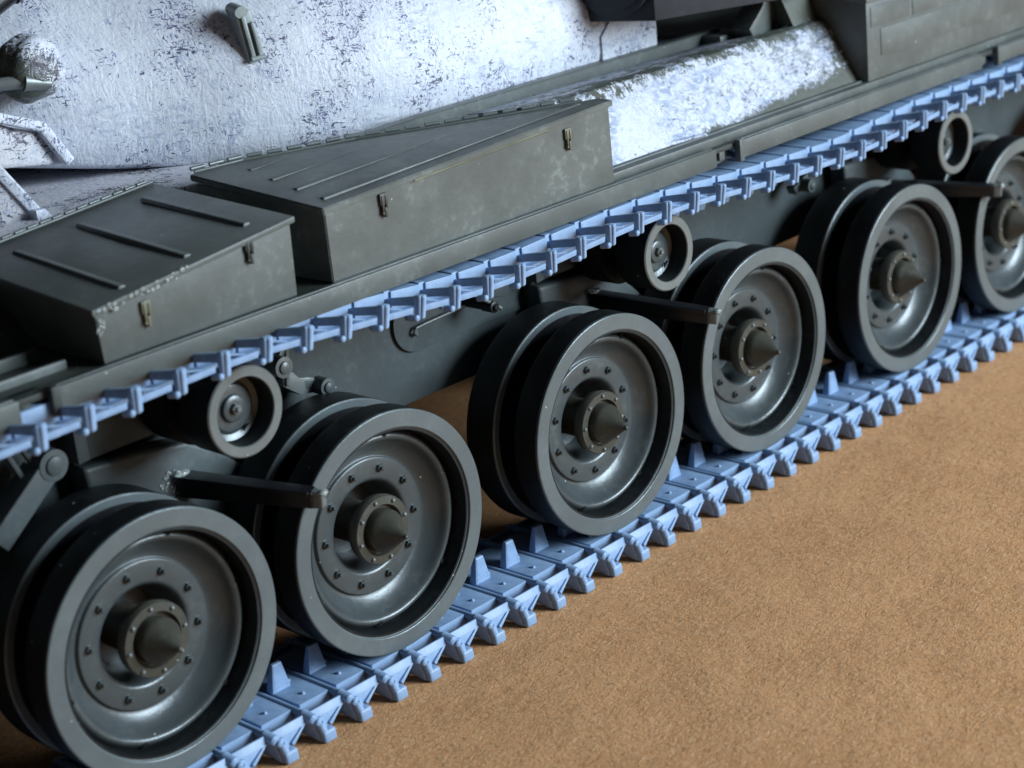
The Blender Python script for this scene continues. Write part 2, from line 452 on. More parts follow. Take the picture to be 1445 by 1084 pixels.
def upper_link():
    bm = bmesh.new()
    add_box(bm, .060, .420, .16, .82, -.050, -.012, .008, 2)
    add_box(bm, .110, .470, .235, .745, -.228, -.045, .010, 2)          # tread block
    add_box(bm, .045, .122, .26, .72, -.236, -.03, .008)
    for q in (0, 1):
        f = (lambda v: v) if q == 0 else (lambda v: .98-v)
        L = [(.070, f(-.13), -.238), (.140, f(-.13), -.238), (.120, f(.27), -.165), (.060, f(.27), -.165),
             (.060, f(-.13), -.160), (.130, f(-.13), -.160), (.110, f(.27), -.095), (.050, f(.27), -.095)]
        if q: L = [L[3], L[2], L[1], L[0], L[7], L[6], L[5], L[4]]
        add_hexa(bm, L, .014, 3)
    for sgn, v0 in ((1, -.12), (-1, 1.10)):
        V = lambda d: v0 - sgn*d
        def H8(P8, bev):
            if sgn < 0: P8 = [P8[3], P8[2], P8[1], P8[0], P8[7], P8[6], P8[5], P8[4]]
            add_hexa(bm, P8, bev, 3)
        H8([(.055, V(.072), -.250), (.160, V(.072), -.250), (.160, V(-.01), -.250), (.055, V(-.01), -.250),
            (.055, V(.058), -.030), (.145, V(.058), -.030), (.145, V(-.01), -.030), (.055, V(-.01), -.030)], .024)
        t = bmesh.new()
        add_rod(t, (.105, V(.070), -.235), (.098, V(.055), -.050), .024, 14)
        add_ball(t, (.105, V(.070), -.228), .027, 1, .8, .8, 12, 8); add_ball(t, (.098, V(.055), -.055), .027, 1, .8, .8, 12, 8)
        add_rod(t, (.030, V(-.04), -.040), (.045, V(.045), -.050), .030, 14); add_ball(t, (.045, V(.045), -.050), .030, 1, .6, 1, 12, 8)
        merge(bm, t)
        add_prism(bm, [(.06, V(.000), -.095), (.06, V(.024), -.090), (.06, V(.034), -.148), (.06, V(.008), -.152)], (.40, 0, 0), .006, 2)
        add_prism(bm, [(.14, V(.01), -.185), (.38, V(.01), -.135), (.36, V(.01), -.150), (.15, V(.02), -.210)], (0, sgn*.02, 0), .003, 1)
    return bm
me_link_up = finish(upper_link(), 'track_link', 35)
bm = lower_link()
me_link = finish(bm, 'track_link', 35)
bm = bmesh.new()
add_hexa(bm, [(.065, .400, -.02), (.282, .400, -.02), (.282, .505, -.02), (.065, .505, -.02),
              (.118, .420, .250), (.225, .420, .250), (.225, .470, .250), (.118, .470, .250)], .014, 3)
for k in range(11):
    z = .02+.020*k; f = (z+.02)/.27
    add_box(bm, lerp(.085, .130, f), lerp(.265, .215, f), lerp(.398, .419, f)-.004, lerp(.41, .43, f), z, z+.008, 0)
t = bmesh.new(); add_ball(t, (.30, .47, .005), .026, 1.2, 1, .8, 12, 8); merge(bm, t)
me_horn = finish(bm, 'guide_horn', 45)
bm = bmesh.new(); add_ball(bm, (.235, .19, -.010), .022, 1.0, 1.2, .9, 10, 6); me_stud = finish(bm, 'stud', 60)
def place_link(x, z, ang, upper, jit):
    ml = me_link_up if upper else me_link
    o = bpy.data.objects.new('track_link', ml); COL.objects.link(o)
    if not ml.materials: ml.materials.append(M['resin'])
    o.parent = tank
    o.location = Vector((x, jit, z))+OFF
    if upper: o.rotation_euler = (PI, ang, 0); o.location.y += .98
    else: o.rotation_euler = (0, ang, 0)
    h = link('guide_horn', me_horn, M['resin'], o)
    if upper: h.scale.z = .72
    if not upper: link('stud', me_stud, M['resin'], o)
    return o
x = 4.24 - 17*PITCH_T
k = 0
while x < 17.5:
    place_link(x, -1.152, random.uniform(-.006, .006), False, random.uniform(-.006, .006)); x += PITCH_T; k += 1
UP = [(-3.5, 2.22), (-.8, 2.265), (0, 2.27), (.88, 2.295), (1.32, 2.288), (1.75, 2.255), (3.055, 2.15), (3.5, 2.11), (3.93, 2.085), (4.36, 2.078), (4.8, 2.086), (5.2, 2.106),
      (6.0, 2.135), (6.9, 2.138), (7.42, 2.115), (7.86, 2.08), (8.3, 2.05), (8.7, 2.03), (10.06, 1.99), (10.5, 2.005), (10.95, 2.03), (11.4, 2.056), (11.85, 2.085), (12.3, 2.088), (13.2, 2.075), (18, 2.0)]
def upz(x):
    for (a, za), (b_, zb) in zip(UP, UP[1:]):
        if a <= x <= b_: return lerp(za, zb, (x-a)/(b_-a)) - .250
    return UP[-1][1]-.250
# knob positions along the upper run (first knob measured at x = 3.055)
x = 3.055 - 15*PITCH_T
while x < 17.5:
    z0, z1 = upz(x), upz(x+PITCH_T)
    place_link(x-.10, z0, -math.atan2(z1-z0, PITCH_T), True, random.uniform(-.006, .006)); x += PITCH_T

# ---- return rollers ----------------------------------------------
bm = bmesh.new()
add_lathe(bm, [(.295, .30), (.292, .04), (.297, .012), (.303, .0), (.388, .0), (.400, .012), (.400, .38), (.39, .40), (.20, .40), (.20, .62), (.39, .62), (.40, .64), (.40, .96), (.0, .96)], 80)
me_roll = finish(bm, 'return_roller', 30)
bm = bmesh.new(); ring(bm, [(.299, .006), (.306, -.004), (.385, -.004), (.397, .008), (.397, .02), (.299, .02)], 80); me_rr = finish(bm, 'rim_ring', 28)
bm = bmesh.new()
add_lathe(bm, [(.292, .205), (.285, .195), (.270, .20), (.235, .215), (.215, .205), (.205, .19), (.195, .187), (.125, .187), (.118, .18), (.115, .155), (.105, .148), (.055, .148), (.055, .150), (0, .150)], 64)
me_rh = finish(bm, 'hub_disc', 40)
bm = bmesh.new()
add_lathe(bm, [(.052, .16), (.052, .118), (.045, .110), (0, .110)], 6); t = bmesh.new(); add_lathe(t, [(.026, .13), (.026, .092), (.018, .085), (0, .085)], 14); merge(bm, t)
me_rn = finish(bm, 'nut', 30)
bm = bmesh.new()
add_prism(bm, [(.155, .180, -.155), (.200, .180, -.13), (.150, .180, -.20)], (0, .02, 0), .0)
me_notch = finish(bm, 'slot', 0)
for i, (x, z) in enumerate([(1.203, 1.615), (6.844, 1.49), (12.50, 1.412)]):
    rr = link('return_roller', me_roll, M['tyre'], tank, Vector((x, .10, z))+OFF)
    rr.rotation_euler = (0, [.3, .1, .8][i], 0)
    link('rim_ring', me_rr, M['silver'], rr); link('hub_disc', me_rh, M['wheel'], rr); link('nut', me_rn, M['silver'], rr); link('slot', me_notch, M['gap'], rr)

# ---- hull --------------------------------------------------------
def hull_fn(bm):
    add_prism(bm, [(-5, 1.34, .50), (17.6, 1.34, .50), (17.9, 1.34, .9), (17.9, 1.34, 2.22), (-5, 1.34, 2.22)], (0, 8.6, 0), .02)
lower = P('lower_hull', M['hull'], hull_fn)
# access plate with a bent wire handle
def oval(bm, x0, x1, z0, z1, y, th, rr, n_=10, bev=.006):
    pts = []
    for cx, cz, a0 in ((x1-rr, z1-rr, 0), (x0+rr, z1-rr, PI/2), (x0+rr, z0+rr, PI), (x1-rr, z0+rr, 1.5*PI)):
        for k in range(n_+1):
            a = a0+PI/2*k/n_; pts.append((cx+rr*math.cos(a), y, cz+rr*math.sin(a)))
    add_prism(bm, pts, (0, th, 0), bev)
def plate_fn(bm): oval(bm, 4.00, 6.4, 1.02, 1.62, 1.300, .05, .29)
SUB('access_plate', M['hull'], lower, plate_fn)
def handle(bm):
    pts = [Vector(p) for p in ((4.30, 1.30, 1.22), (4.255, 1.26, 1.20), (4.225, 1.25, 1.235), (4.25, 1.25, 1.275), (4.36, 1.25, 1.285), (4.75, 1.25, 1.30), (5.2, 1.25, 1.32), (5.25, 1.30, 1.32))]
    for a, b_ in zip(pts, pts[1:]): add_rod(bm, a, b_, .016, 10); add_ball(bm, b_, .016, u=8, v=6)
SUB('wire_handle', M['silver'], lower, handle)

def upper_hull(bm):
    # cross-section along x: sponson + sloped side, different ahead of and behind the front bins
    add_prism(bm, [(-5, 1.2, 2.33), (-5, 1.9, 2.88), (-5, 9.2, 2.88), (-5, 10.6, 2.33)], (11.1, 0, 0), .02)
P('upper_hull', M['olive_dark'], upper_hull)
P('front_deck', M['deckpaint'], lambda bm: add_box(bm, -5, 3.3, 2.33, 9.2, 2.86, 3.03, .02))
def side_fn(bm):
    # profile behind the second bin: steep brushed plate, then a ledge under the rim strip
    prof = [(.50, 2.44), (.54, 2.52), (.885, 3.105), (.93, 3.155), (.99, 3.17), (1.90, 3.03), (1.95, 3.00), (9.2, 3.0), (10.6, 2.44)]
    n_ = 30; rows = []
    for k in range(n_+1):
        x = lerp(5.9, 17.6, k/n_)
        rows.append([bm.verts.new((x, y, z)) for y, z in prof])
    for a, b_ in zip(rows, rows[1:]):
        for i in range(len(prof)-1): bm.faces.new((a[i], a[i+1], b_[i+1], b_[i]))
    bm.faces.new(rows[0]); bm.faces.new(rows[-1])
P('side_plate', M['side'], side_fn, 30)
P('side_moulding', M['side'], lambda bm: (add_rod(bm, (6.2, .70, 2.50), (8.02, .47, 2.445), .032, 14), add_ball(bm, (8.02, .47, 2.445), .032)), 60)

# curved rim strip below the turret
def strip_fn(bm):
    pts = [(2.9, 2.34), (3.2, 2.10), (3.6, 1.98), (4.2, 1.91), (5.2, 1.89), (10.2, 1.88)]
    zz = [3.02, 3.07, 3.09, 3.12, 3.15, 3.165]
    pts2 = []
    for (x, y), z in zip(pts, zz): pts2.append((x, y, z))
    rows = []
    for x, y, z in pts2:
        rows.append([bm.verts.new(q) for q in ((x, y, 2.93), (x, y, z-.014), (x+.003, y+.014, z), (x+.02, y+.13, z+.0), (x+.02, y+.14, 2.93))])
    for a, b_ in zip(rows, rows[1:]):
        for i in range(4): bm.faces.new((a[i], a[i+1], b_[i+1], b_[i]))
    bm.faces.new(rows[0]); bm.faces.new(rows[-1])
P('rim_strip', M['olive'], strip_fn, 30)

# fender: sheet, lip in separate lengths, brackets in the gaps
P('fender_sheet', M['olive_dark'], lambda bm: (add_box(bm, -5, 17.6, .245, 1.40, 2.285, 2.340, .008)), 30)
LIPS = [(-5.0, -.80), (-.52, 7.86), (8.33, 13.33), (13.75, 17.6)]
for a, b_ in LIPS:
    P('fender_lip', M['olive'], lambda bm: (add_box(bm, a, b_, .200, .243, 2.155, 2.352, .012), add_box(bm, a+.02, b_-.02, .24, .285, 2.335, 2.362, .008)), 30)
for x in (-.66, 8.10, 13.54):
    def brk(bm):
        add_box(bm, x-.14, x+.14, .36, .42, 2.13, 2.34, .01)
        add_box(bm, x+.13, x+.21, .165, .245, 2.13, 2.375, .016)
        add_box(bm, x-.10, x+.0, .27, .36, 2.18, 2.30, .02)
    P('skirt_bracket', M['olive_dark'] if x < 0 else M['olive'], brk)
# raised step of the fender behind the second bin, and long beads ahead of the first
P('fender_step', M['olive'], lambda bm: (add_box(bm, 6.34, 17.6, .335, .62, 2.335, 2.435, .014), add_box(bm, 6.34, 17.6, .44, .64, 2.43, 2.455, .008)), 30)
for y, z0, z1, r0 in ((.55, 2.34, 2.42, .05), (.95, 2.34, 2.45, .06), (1.4, 2.34, 2.52, .05)):
    P('fender_bead', M['olive'], lambda bm: add_box(bm, -5, -.12, y, y+r0, z0, z1, .015))

# ---- stowage bins ------------------------------------------------
def bilin(Q, s, t):
    a, b_, c, d = [Vector(q) for q in Q]       # fl, fr, br, bl
    return (a*(1-s)+b_*s)*(1-t)+(d*(1-s)+c*s)*t
def bin_part(name, bot, top, mat, lid_over=.035, lid_t=.055):
    """bot/top: fl, fr, br, bl"""
    def body(bm):
        tp = [Vector(p)-Vector((0, 0, lid_t*.5)) for p in top]
        add_hexa(bm, [bot[0], bot[1], bot[2], bot[3]]+tp, .012, 2)
    o = P(name, mat, body, 30)
    def lid(bm):
        c = sum((Vector(p) for p in top), Vector())/4
        L = []
        for dz in (-lid_t, 0):
            for p in top:
                p = Vector(p); d = Vector((math.copysign(lid_over, p.x-c.x), math.copysign(lid_over, p.y-c.y), dz)); L.append(p+d)
        add_hexa(bm, L, .014, 2)
    SUB('lid', mat, o, lid, 30)
    return o
# first bin (nearest): lid slopes down to the front of the tank
b1b = [(.065, .30, 2.36), (2.075, .30, 2.36), (2.075, 2.1, 2.36), (.065, 2.1, 2.36)]
b1t = [(.045, .30, 2.822), (2.10, .30, 3.055), (2.10, 2.22, 3.165), (.045, 2.22, 2.99)]
bin1 = bin_part('stowage_bin', b1b, b1t, M['olive'])
bin1['label'] = 'small sloping bin with three crosswise ribs on its lid'
def rib_on(par, Q, p0, p1, w_, h, mat):
    """raised rib between two (x, y) points on the lid surface Q"""
    def zat(x, y):
        a, b_, c, d = Q
        s = (x-a[0])/(b_[0]-a[0]); t_ = (y-a[1])/(d[1]-a[1]); t_ = max(0, min(1, t_))
        return lerp(lerp(a[2], b_[2], s), lerp(d[2], c[2], s), t_)
    def fn(bm):
        A = Vector((p0[0], p0[1], zat(*p0))); B_ = Vector((p1[0], p1[1], zat(*p1)))
        d = (B_-A).normalized(); sd = Vector((0, 0, 1)).cross(d).normalized()*w_/2
        n_ = Vector((0, 0, h)); z = Vector((0, 0, .01))
        add_hexa(bm, [A-sd-z, B_-sd-z, B_+sd-z, A+sd-z, A-sd*.6+n_, B_-sd*.6+n_, B_+sd*.6+n_, A+sd*.6+n_], .008, 2)
    return SUB('lid_rib', mat, par, fn)
for (p0, p1) in (((1.80, .50), (1.80, 2.25-.3)), ((1.10, .43), (1.10, 1.95)), ((.42, .42), (.42, 1.92)),):
    rib_on(bin1, b1t, p0, p1, .090, .021, M['olive'])
# second bin: lid tapers to the rear along the turret rim
b2t = [(2.485, .30, 3.045), (6.30, .30, 3.195), (6.30, .43, 3.215), (2.40, 1.98, 3.20)]
b2b = [(2.495, .30, 2.352), (6.315, .30, 2.352), (6.315, .45, 2.352), (2.42, 1.98, 2.352)]
def b2body(bm):
    n_ = 12
    back = [(2.44, 2.02), (2.98, 1.96), (3.37, 1.80), (4.07, 1.57), (4.69, 1.235), (5.48, .84), (6.30, .43)]
    pts = [(2.49, .30, 2.352), (6.31, .30, 2.352)] + [(x, y, 2.352) for x, y in back[::-1]]
    t = bmesh.new()
    lo = [t.verts.new(p) for p in pts]
    hi = [t.verts.new((p[0], p[1], lerp(3.01, 3.16, (p[0]-2.49)/3.82)+(.10*(p[1]-.3)/1.7))) for p in pts]
    t.faces.new(lo[::-1]); t.faces.new(hi)
    k_ = len(pts)
    for i in range(k_): t.faces.new((lo[i], lo[(i+1) % k_], hi[(i+1) % k_], hi[i]))
    bmesh.ops.recalc_face_normals(t, faces=t.faces[:])
    bmesh.ops.bevel(t, geom=t.edges[:], offset=.010, segments=2, affect='EDGES'); merge(bm, t)
M['bin2'] = plastic('dusty_olive_plastic', (.095, .107, .100), .40, 0, .5, .20, .85, (.25, .28, .27), vary=False)
bin2 = P('stowage_bin', M['bin2'], b2body, 30)
bin2['label'] = 'long tapering bin with lengthwise ribs and dusty smears on its side'
L2 = lambda x, y: lerp(3.045, 3.195, (x-2.49)/3.82)+(.150*(y-.3)/1.7)*(1-(x-2.49)/3.82*.6)
def b2lid(bm):
    back = [(2.40, 2.04), (2.98, 1.99), (3.37, 1.83), (4.07, 1.60), (4.69, 1.26), (5.48, .86), (6.335, .45)]
    pts = [(2.45, .262), (6.335, .262)] + back[::-1]
    t = bmesh.new()
    lo = [t.verts.new((x, y, L2(x, y)-.060)) for x, y in pts]; hi = [t.verts.new((x, y, L2(x, y))) for x, y in pts]
    t.faces.new(lo[::-1]); t.faces.new(hi); k_ = len(pts)
    for i in range(k_): t.faces.new((lo[i], lo[(i+1) % k_], hi[(i+1) % k_], hi[i]))
    bmesh.ops.recalc_face_normals(t, faces=t.faces[:])
    bmesh.ops.bevel(t, geom=t.edges[:], offset=.010, segments=2, affect='EDGES'); merge(bm, t)
SUB('lid', M['bin2'], bin2, b2lid, 30)
def rib2(x0, x1, y):
    def fn(bm):
        A = Vector((x0, y, L2(x0, y))); B_ = Vector((x1, y, L2(x1, y))); s = Vector((0, .036, 0)); h = Vector((0, 0, .018)); z = Vector((0, 0, .01))
        add_hexa(bm, [A-s-z, B_-s-z, B_+s-z, A+s-z, A-s*.6+h, B_-s*.6+h, B_+s*.6+h, A+s*.6+h], .006, 2)
    SUB('lid_rib', M['bin2'], bin2, fn)
rib2(2.80, 3.40, 1.66); rib2(2.72, 4.20, 1.26); rib2(2.66, 5.15, .86); rib2(2.62, 6.05, .46)
def hinges(par, pts, n_, z, r_=.020, frac=.72):
    # segments evenly along the polyline
    L = [0]
    for a, b_ in zip(pts, pts[1:]): L.append(L[-1]+(Vector(b_)-Vector(a)).length)
    def at(s):
        for i in range(len(pts)-1):
            if s <= L[i+1]+1e-6:
                return Vector(pts[i]).lerp(Vector(pts[i+1]), (s-L[i])/(L[i+1]-L[i]))
        return Vector(pts[-1])
    for k in range(n_):
        a = at(L[-1]*k/n_); b_ = at(L[-1]*(k+frac)/n_)
        SUB('hinge_knuckle', M['silver'], par, lambda bm: add_rod(bm, a, b_, r_, 10))
back = [(2.46, 2.09), (2.98, 2.02), (3.37, 1.87), (4.07, 1.64), (4.69, 1.30), (5.48, .90), (6.15, .56)]
hinges(bin2, [(x, y, L2(x, y)+.030) for x, y in back], 20, 0)
SUB('hinge_strip', M['olive'], bin2, lambda bm: [add_rod(bm, (a[0], a[1]-.05, L2(*a)+.006), (b_[0], b_[1]-.05, L2(*b_)+.006), .014, 8) for a, b_ in zip(back, back[1:])])
hinges(bin1, [(.0, 2.30, 3.0), (2.12, 2.30, 3.182)], 16, 0, .018)
SUB('hinge_strip', M['olive'], bin1, lambda bm: add_rod(bm, (.0, 2.235, 3.0), (2.12, 2.235, 3.178), .014, 8))
# second bin: the front bin ahead of the first, seen only as its dark end beyond the gap; rear bin
def b3(bm):
    add_hexa(bm, [(11.02, .36, 2.44), (17.6, .36, 2.44), (17.6, 1.95, 2.44), (11.02, 1.95, 2.44),
                  (11.02, .36, 3.385), (17.6, .36, 3.385), (17.6, 1.95, 3.55), (11.02, 1.95, 3.55)], .014, 2)
bin3 = P('stowage_bin', M['olive'], b3, 30)
bin3['label'] = 'plain rear bin with pressed panel lines along its side'
def bead(x0, x1, z0, z1):
    def fn(bm): add_box(bm, x0, x1, .350, .375, z0, z1, .008)
    SUB('pressed_panel', M['olive'], bin3, fn)
bead(11.30, 16.8, 2.70, 3.02); bead(12.0, 16.8, 3.06, 3.30); bead(11.10, 11.94, 3.06, 3.30)
SUB('lid', M['olive'], bin3, lambda bm: add_hexa(bm, [(10.99, .33, 3.36), (17.6, .33, 3.36), (17.6, 1.98, 3.52), (10.99, 1.98, 3.52), (10.99, .33, 3.41), (17.6, .33, 3.41), (17.6, 1.98, 3.57), (10.99, 1.98, 3.57)], .01), 30)

# latches
def latch(par, x, z, mat, lab=None):
    def fn(bm):
        add_box(bm, x-.045, x+.045, .270, .305, z-.02, z+.085, .008)
        add_box(bm, x-.032, x-.010, .262, .300, z-.085, z+.07, .006)
        add_box(bm, x+.012, x+.034, .262, .300, z-.055, z+.07, .006)
        add_rod(bm, (x-.02, .262, z-.09), (x-.02, .30, z-.09), .018, 10)
        add_box(bm, x-.012, x+.012, .255, .29, z-.13, z-.04, .006)
    o = SUB('latch', mat, par, fn)
    if lab: o['label'] = lab
latch(bin2, 3.17, 2.915, M['cap']); latch(bin2, 5.655, 2.965, M['seam']); latch(bin1, 1.62, 2.90, M['olive_dark']); latch(bin1, .517, 2.675, M['seam'], 'glue-smeared latch')
# yellowed scraped seam below the lid of the long bin, glue beads on the first
SUB('scraped_seam', M['seam'], bin2, lambda bm: add_hexa(bm, [(3.55, .256, 3.02), (5.4, .256, 3.092), (5.4, .27, 3.092), (3.55, .27, 3.02), (3.55, .256, 3.036), (5.4, .256, 3.108), (5.4, .27, 3.108), (3.55, .27, 3.036)], .003, 1))
def glue1(bm):
    rnd = random.Random(3)
    for k in range(26):
        s = rnd.random(); x = lerp(.05, 1.0, s**1.4); z = lerp(2.80, 2.925, x)+rnd.uniform(-.05, .01)
        add_ball(bm, (x, .262, z), rnd.uniform(.008, .022), 1.3, .5, 1, 10, 6)
    for k in range(14):
        add_ball(bm, (.05+rnd.uniform(-.02, .05), .27, lerp(2.60, 2.80, rnd.random())), rnd.uniform(.008, .016), 1, .6, 1, 8, 6)
SUB('glue_beads', M['glue'], bin1, glue1, 60)['kind'] = 'stuff'

# ---- suspension between the wheels of a pair -----------------------
MID = [1.279, 6.968, 12.588]
for i, mx in enumerate(MID):
    def cast(bm):
        x0, x1 = mx-1.15, mx+1.15
        y = 1.03
        # upper box, then the flared body under it
        add_prism(bm, [(x0, y+.10, 1.30), (x0+.02, y+.10, 1.95), (x1, y+.10, 1.95), (x1, y+.10, 1.30)], (0, .25, 0), .02)
        add_prism(bm, [(x0-.02, y, 1.33), (x0+.10, y, 1.34), (x0+.10, y, 1.95), (x0-.02, y, 1.95)], (0, .25, 0), .02)
        add_prism(bm, [(x0+.02, y+.02, 1.28), (x0+.62, y+.02, 1.24), (mx-.05, y+.02, 1.16), (mx+.25, y+.02, .98), (mx+.55, y+.02, .70), (mx+.62, y+.02, .30), (mx-.7, y+.02, .30), (x0+.05, y+.02, 1.02)], (0, .25, 0), .05, 3)
    c = P('suspension_casting', M['hull'], cast)
    if i == 0:
        def haze(bm):
            rnd = random.Random(5)
            for k in range(70):
                a, r_ = rnd.random()*2*PI, .13*math.sqrt(rnd.random())
                add_ball(bm, (1.00+r_*math.cos(a), 1.045, .82+r_*math.sin(a)*1.1), rnd.uniform(.006, .018), 1, .5, 1, 8, 5)
        SUB('glue_spots', M['glue'], c, haze, 60)['kind'] = 'stuff'
def beam(name, mat, a, b_, w0, h0, w1, h1, bev=.02):
    a, b_ = Vector(a), Vector(b_); d = (b_-a).normalized(); s = d.cross(Vector((0, 0, 1))).normalized(); u = s.cross(d)
    L = []
    def fn(bm):
        q = []
        for p, ww, hh in ((a, w0, h0), (b_, w1, h1)): q.append([p-s*ww-u*hh, p+s*ww-u*hh, p+s*ww+u*hh, p-s*ww+u*hh])
        add_hexa(bm, [q[0][0], q[0][1], q[0][2], q[0][3], q[1][0], q[1][1], q[1][2], q[1][3]], bev, 3)
    return fn
ARMS = [((1.10, 1.05, .80), (1.655, -.185, .715)), ((6.66, 1.05, .905), (7.20, -.185, .735)), ((12.36, 1.05, .77), (13.06, -.185, .69))]
for a, b_ in ARMS:
    A, B_ = Vector(a), Vector(b_); d = (B_-A).normalized()
    arm = P('axle_arm', M['black'], beam('', None, A, B_-d*.07, .085, .10, .07, .075))
    SUB('arm_rail', M['black'], arm, beam('', None, A+Vector((0, 0, .075)), B_-d*.10+Vector((0, 0, .055)), .10, .026, .080, .024, .01))
    SUB('arm_end', M['silver'], arm, lambda bm: (beam('', None, B_-d*.10, B_+d*.02, .050, .085, .045, .075, .022)(bm), add_ball(bm, B_+Vector((.0, -.0, .045)), .050, 1.0, .8, .8, 16, 10)), 50)
    SUB('glue_drop', M['glue'], arm, lambda bm: add_ball(bm, B_+Vector((.0, -.02, .065)), .045, 1.1, .8, .7), 60)
    SUB('glue_drop', M['glue'], arm, lambda bm: add_ball(bm, A+Vector((-.02, -.06, .12)), .05, 1.6, .8, .6), 60)

# roller mounting lugs and dampers on the hull side
def lug(name, x, z, y, r_, arm, strap=None, mat='hull'):
    def fn(bm):
        add_lathe(bm, [(r_*.55, .0), (r_*.60, -.06), (r_, -.055), (r_, .10), (0, .10)], 32, (x, y, z))
        add_lathe(bm, [(r_*.45, -.03), (r_*.58, -.075), (r_*.40, -.085), (0, -.085)], 32, (x, y, z))
        for (p, q, w_) in arm: beam('', None, p, q, w_, w_*.8, w_, w_*.8, .015)(bm)
    return P(name, M[mat], fn)
lug('damper_lug', -.20, 1.47, .95, .135, [((-.26, 1.03, 1.42), (-.80, 1.05, .98), .13), ((-.30, 1.05, 1.48), (-.50, 1.06, 1.95), .03), ((-.42, 1.05, 1.40), (-.62, 1.06, 1.90), .03)])
lug('damper_lug', 2.78, 1.185, .98, .085, [((2.78, 1.10, 1.19), (2.45, 1.12, 1.30), .06)])
def strap(bm):
    pts = [(2.74, 1.185+.085), (2.66, 1.30), (2.56, 1.325), (2.50, 1.40), (2.38, 1.44), (2.36, 1.30), (2.55, 1.16), (2.72, 1.13)]
    add_prism(bm, [(x, 1.05, z) for x, z in pts], (0, .25, 0), .015)
P('damper_strap', M['silver'], strap)
lug('damper_lug', 2.29, 1.535, .96, .10, [((2.29, 1.05, 1.53), (2.50, 1.08, 1.75), .04), ((2.40, 1.05, 1.30), (2.48, 1.05, 1.86), .028)], mat='silver')
def cowl(bm):
    add_prism(bm, [(5.05, 1.0, 1.40), (5.12, 1.0, 1.52), (5.25, 1.0, 1.60), (5.42, 1.0, 1.60), (5.40, 1.0, 1.42), (5.30, 1.0, 1.33)], (0, .30, 0), .02)
P('damper_cowl', M['hull'], cowl)
lug('damper_lug', 5.02, 1.32, .95, .06, [((4.98, 1.3, 1.33), (5.0, 1.05, 1.32), .04)], mat='black')
P('damper_pin', M['silver'], lambda bm: add_rod(bm, (4.93, .95, 1.42), (5.14, .93, 1.27), .022, 10))
lug('damper_lug', 10.55, 1.25, .95, .08, [((10.4, 1.1, 1.2), (10.9, 1.05, 1.45), .07)])
def axle_box(bm):
    add_prism(bm, [(13.1, 1.0, 1.0), (13.2, 1.0, 1.75), (14.2, 1.0, 1.75), (14.3, 1.0, .95)], (0, .3, 0), .05)
    add_lathe(bm, [(.17, .0), (.15, -.1), (0, -.12)], 24, (13.4, 1.0, 1.55)); add_lathe(bm, [(.07, .0), (.07, -.25), (0, -.26)], 16, (13.75, 1.0, 1.45))
    add_rod(bm, (13.7, .8, 1.3), (13.78, .8, 1.75), .04, 12)
P('suspension_casting', M['hull'], axle_box)

# ---- turret ------------------------------------------------------
base = [(2.2, 6.9, 3.40), (1.5, 5.9, 3.40), (1.22, 5.0, 3.38), (1.28, 4.35, 3.35), (1.56, 3.93, 3.30), (1.84, 3.71, 3.25), (2.12, 3.54, 3.20), (2.43, 3.40, 3.14), (2.81, 3.24, 3.07), (3.17, 3.04, 3.02), (3.65, 2.76, 2.98),
        (4.25, 2.48, 2.95), (4.95, 2.28, 2.94), (5.7, 2.16, 2.94), (6.6, 2.10, 2.94), (7.6, 2.08, 2.94), (8.4, 2.08, 2.94), (9.0, 2.10, 2.94), (9.24, 2.30, 2.94), (9.30, 2.9, 2.94), (9.34, 4.0, 2.94)]
def catmull(pts, sub):
    out = []
    for i in range(len(pts)-1):
        p0 = Vector(pts[max(0, i-1)]); p1 = Vector(pts[i]); p2 = Vector(pts[i+1]); p3 = Vector(pts[min(len(pts)-1, i+2)])
        for k in range(sub):
            t_ = k/sub
            out.append(.5*((2*p1)+(-p0+p2)*t_+(2*p0-5*p1+4*p2-p3)*t_*t_+(-p0+3*p1-3*p2+p3)*t_**3))
    out.append(Vector(pts[-1])); return out
LV = [(2.90, .16), (2.94, .05), (2.98, .0), (3.25, -.05), (3.5, -.05), (3.8, .0), (4.1, .12), (4.4, .32), (4.7, .60), (5.0, .98), (5.3, 1.5), (5.5, 2.1)]
def turret_fn(bm):
    B_ = catmull(base, 6)
    cen = Vector((7.2, 5.6, 0)); rows = []
    nb = len(B_)
    nrms = []
    for i, p in enumerate(B_):
        tan = (B_[min(nb-1, i+1)]-B_[max(0, i-1)]); tan.z = 0; tan.normalize(); nrm = Vector((tan.y, -tan.x, 0))
        q = Vector((p.x, p.y, 0))
        if nrm.dot(q-cen) < 0: nrm = -nrm
        nrms.append(nrm)
    for z, ins in LV:
        row = []
        for i, p in enumerate(B_):
            q = Vector((p.x, p.y, 0))-nrms[i]*ins
            zz = p.z+(z-2.94)*(5.5-p.z)/(5.5-2.94)
            wob = .015*math.sin(q.x*2.3+z*3.1)+.012*math.sin(q.x*5.1-z*4.0)
            row.append(bm.verts.new((q.x, q.y+wob, zz)))
        rows.append(row)
    for a, b_ in zip(rows, rows[1:]):
        for i in range(nb-1): bm.faces.new((a[i], a[i+1], b_[i+1], b_[i]))
    far = [bm.verts.new((9.4, 8.2, z)) for z, _ in LV]; farl = [bm.verts.new((3.6, 8.2, z)) for z, _ in LV]
    for k in range(len(LV)-1):
        bm.faces.new((rows[k][-1], far[k], far[k+1], rows[k+1][-1]))
        bm.faces.new((far[k], farl[k], farl[k+1], far[k+1]))
        bm.faces.new((farl[k], rows[k][0], rows[k+1][0], farl[k+1]))
    bm.faces.new(rows[-1]+[far[-1], farl[-1]])
    bm.faces.new(rows[0]+[far[0], farl[0]])
turret = P('turret', M['turret'], turret_fn, 60)
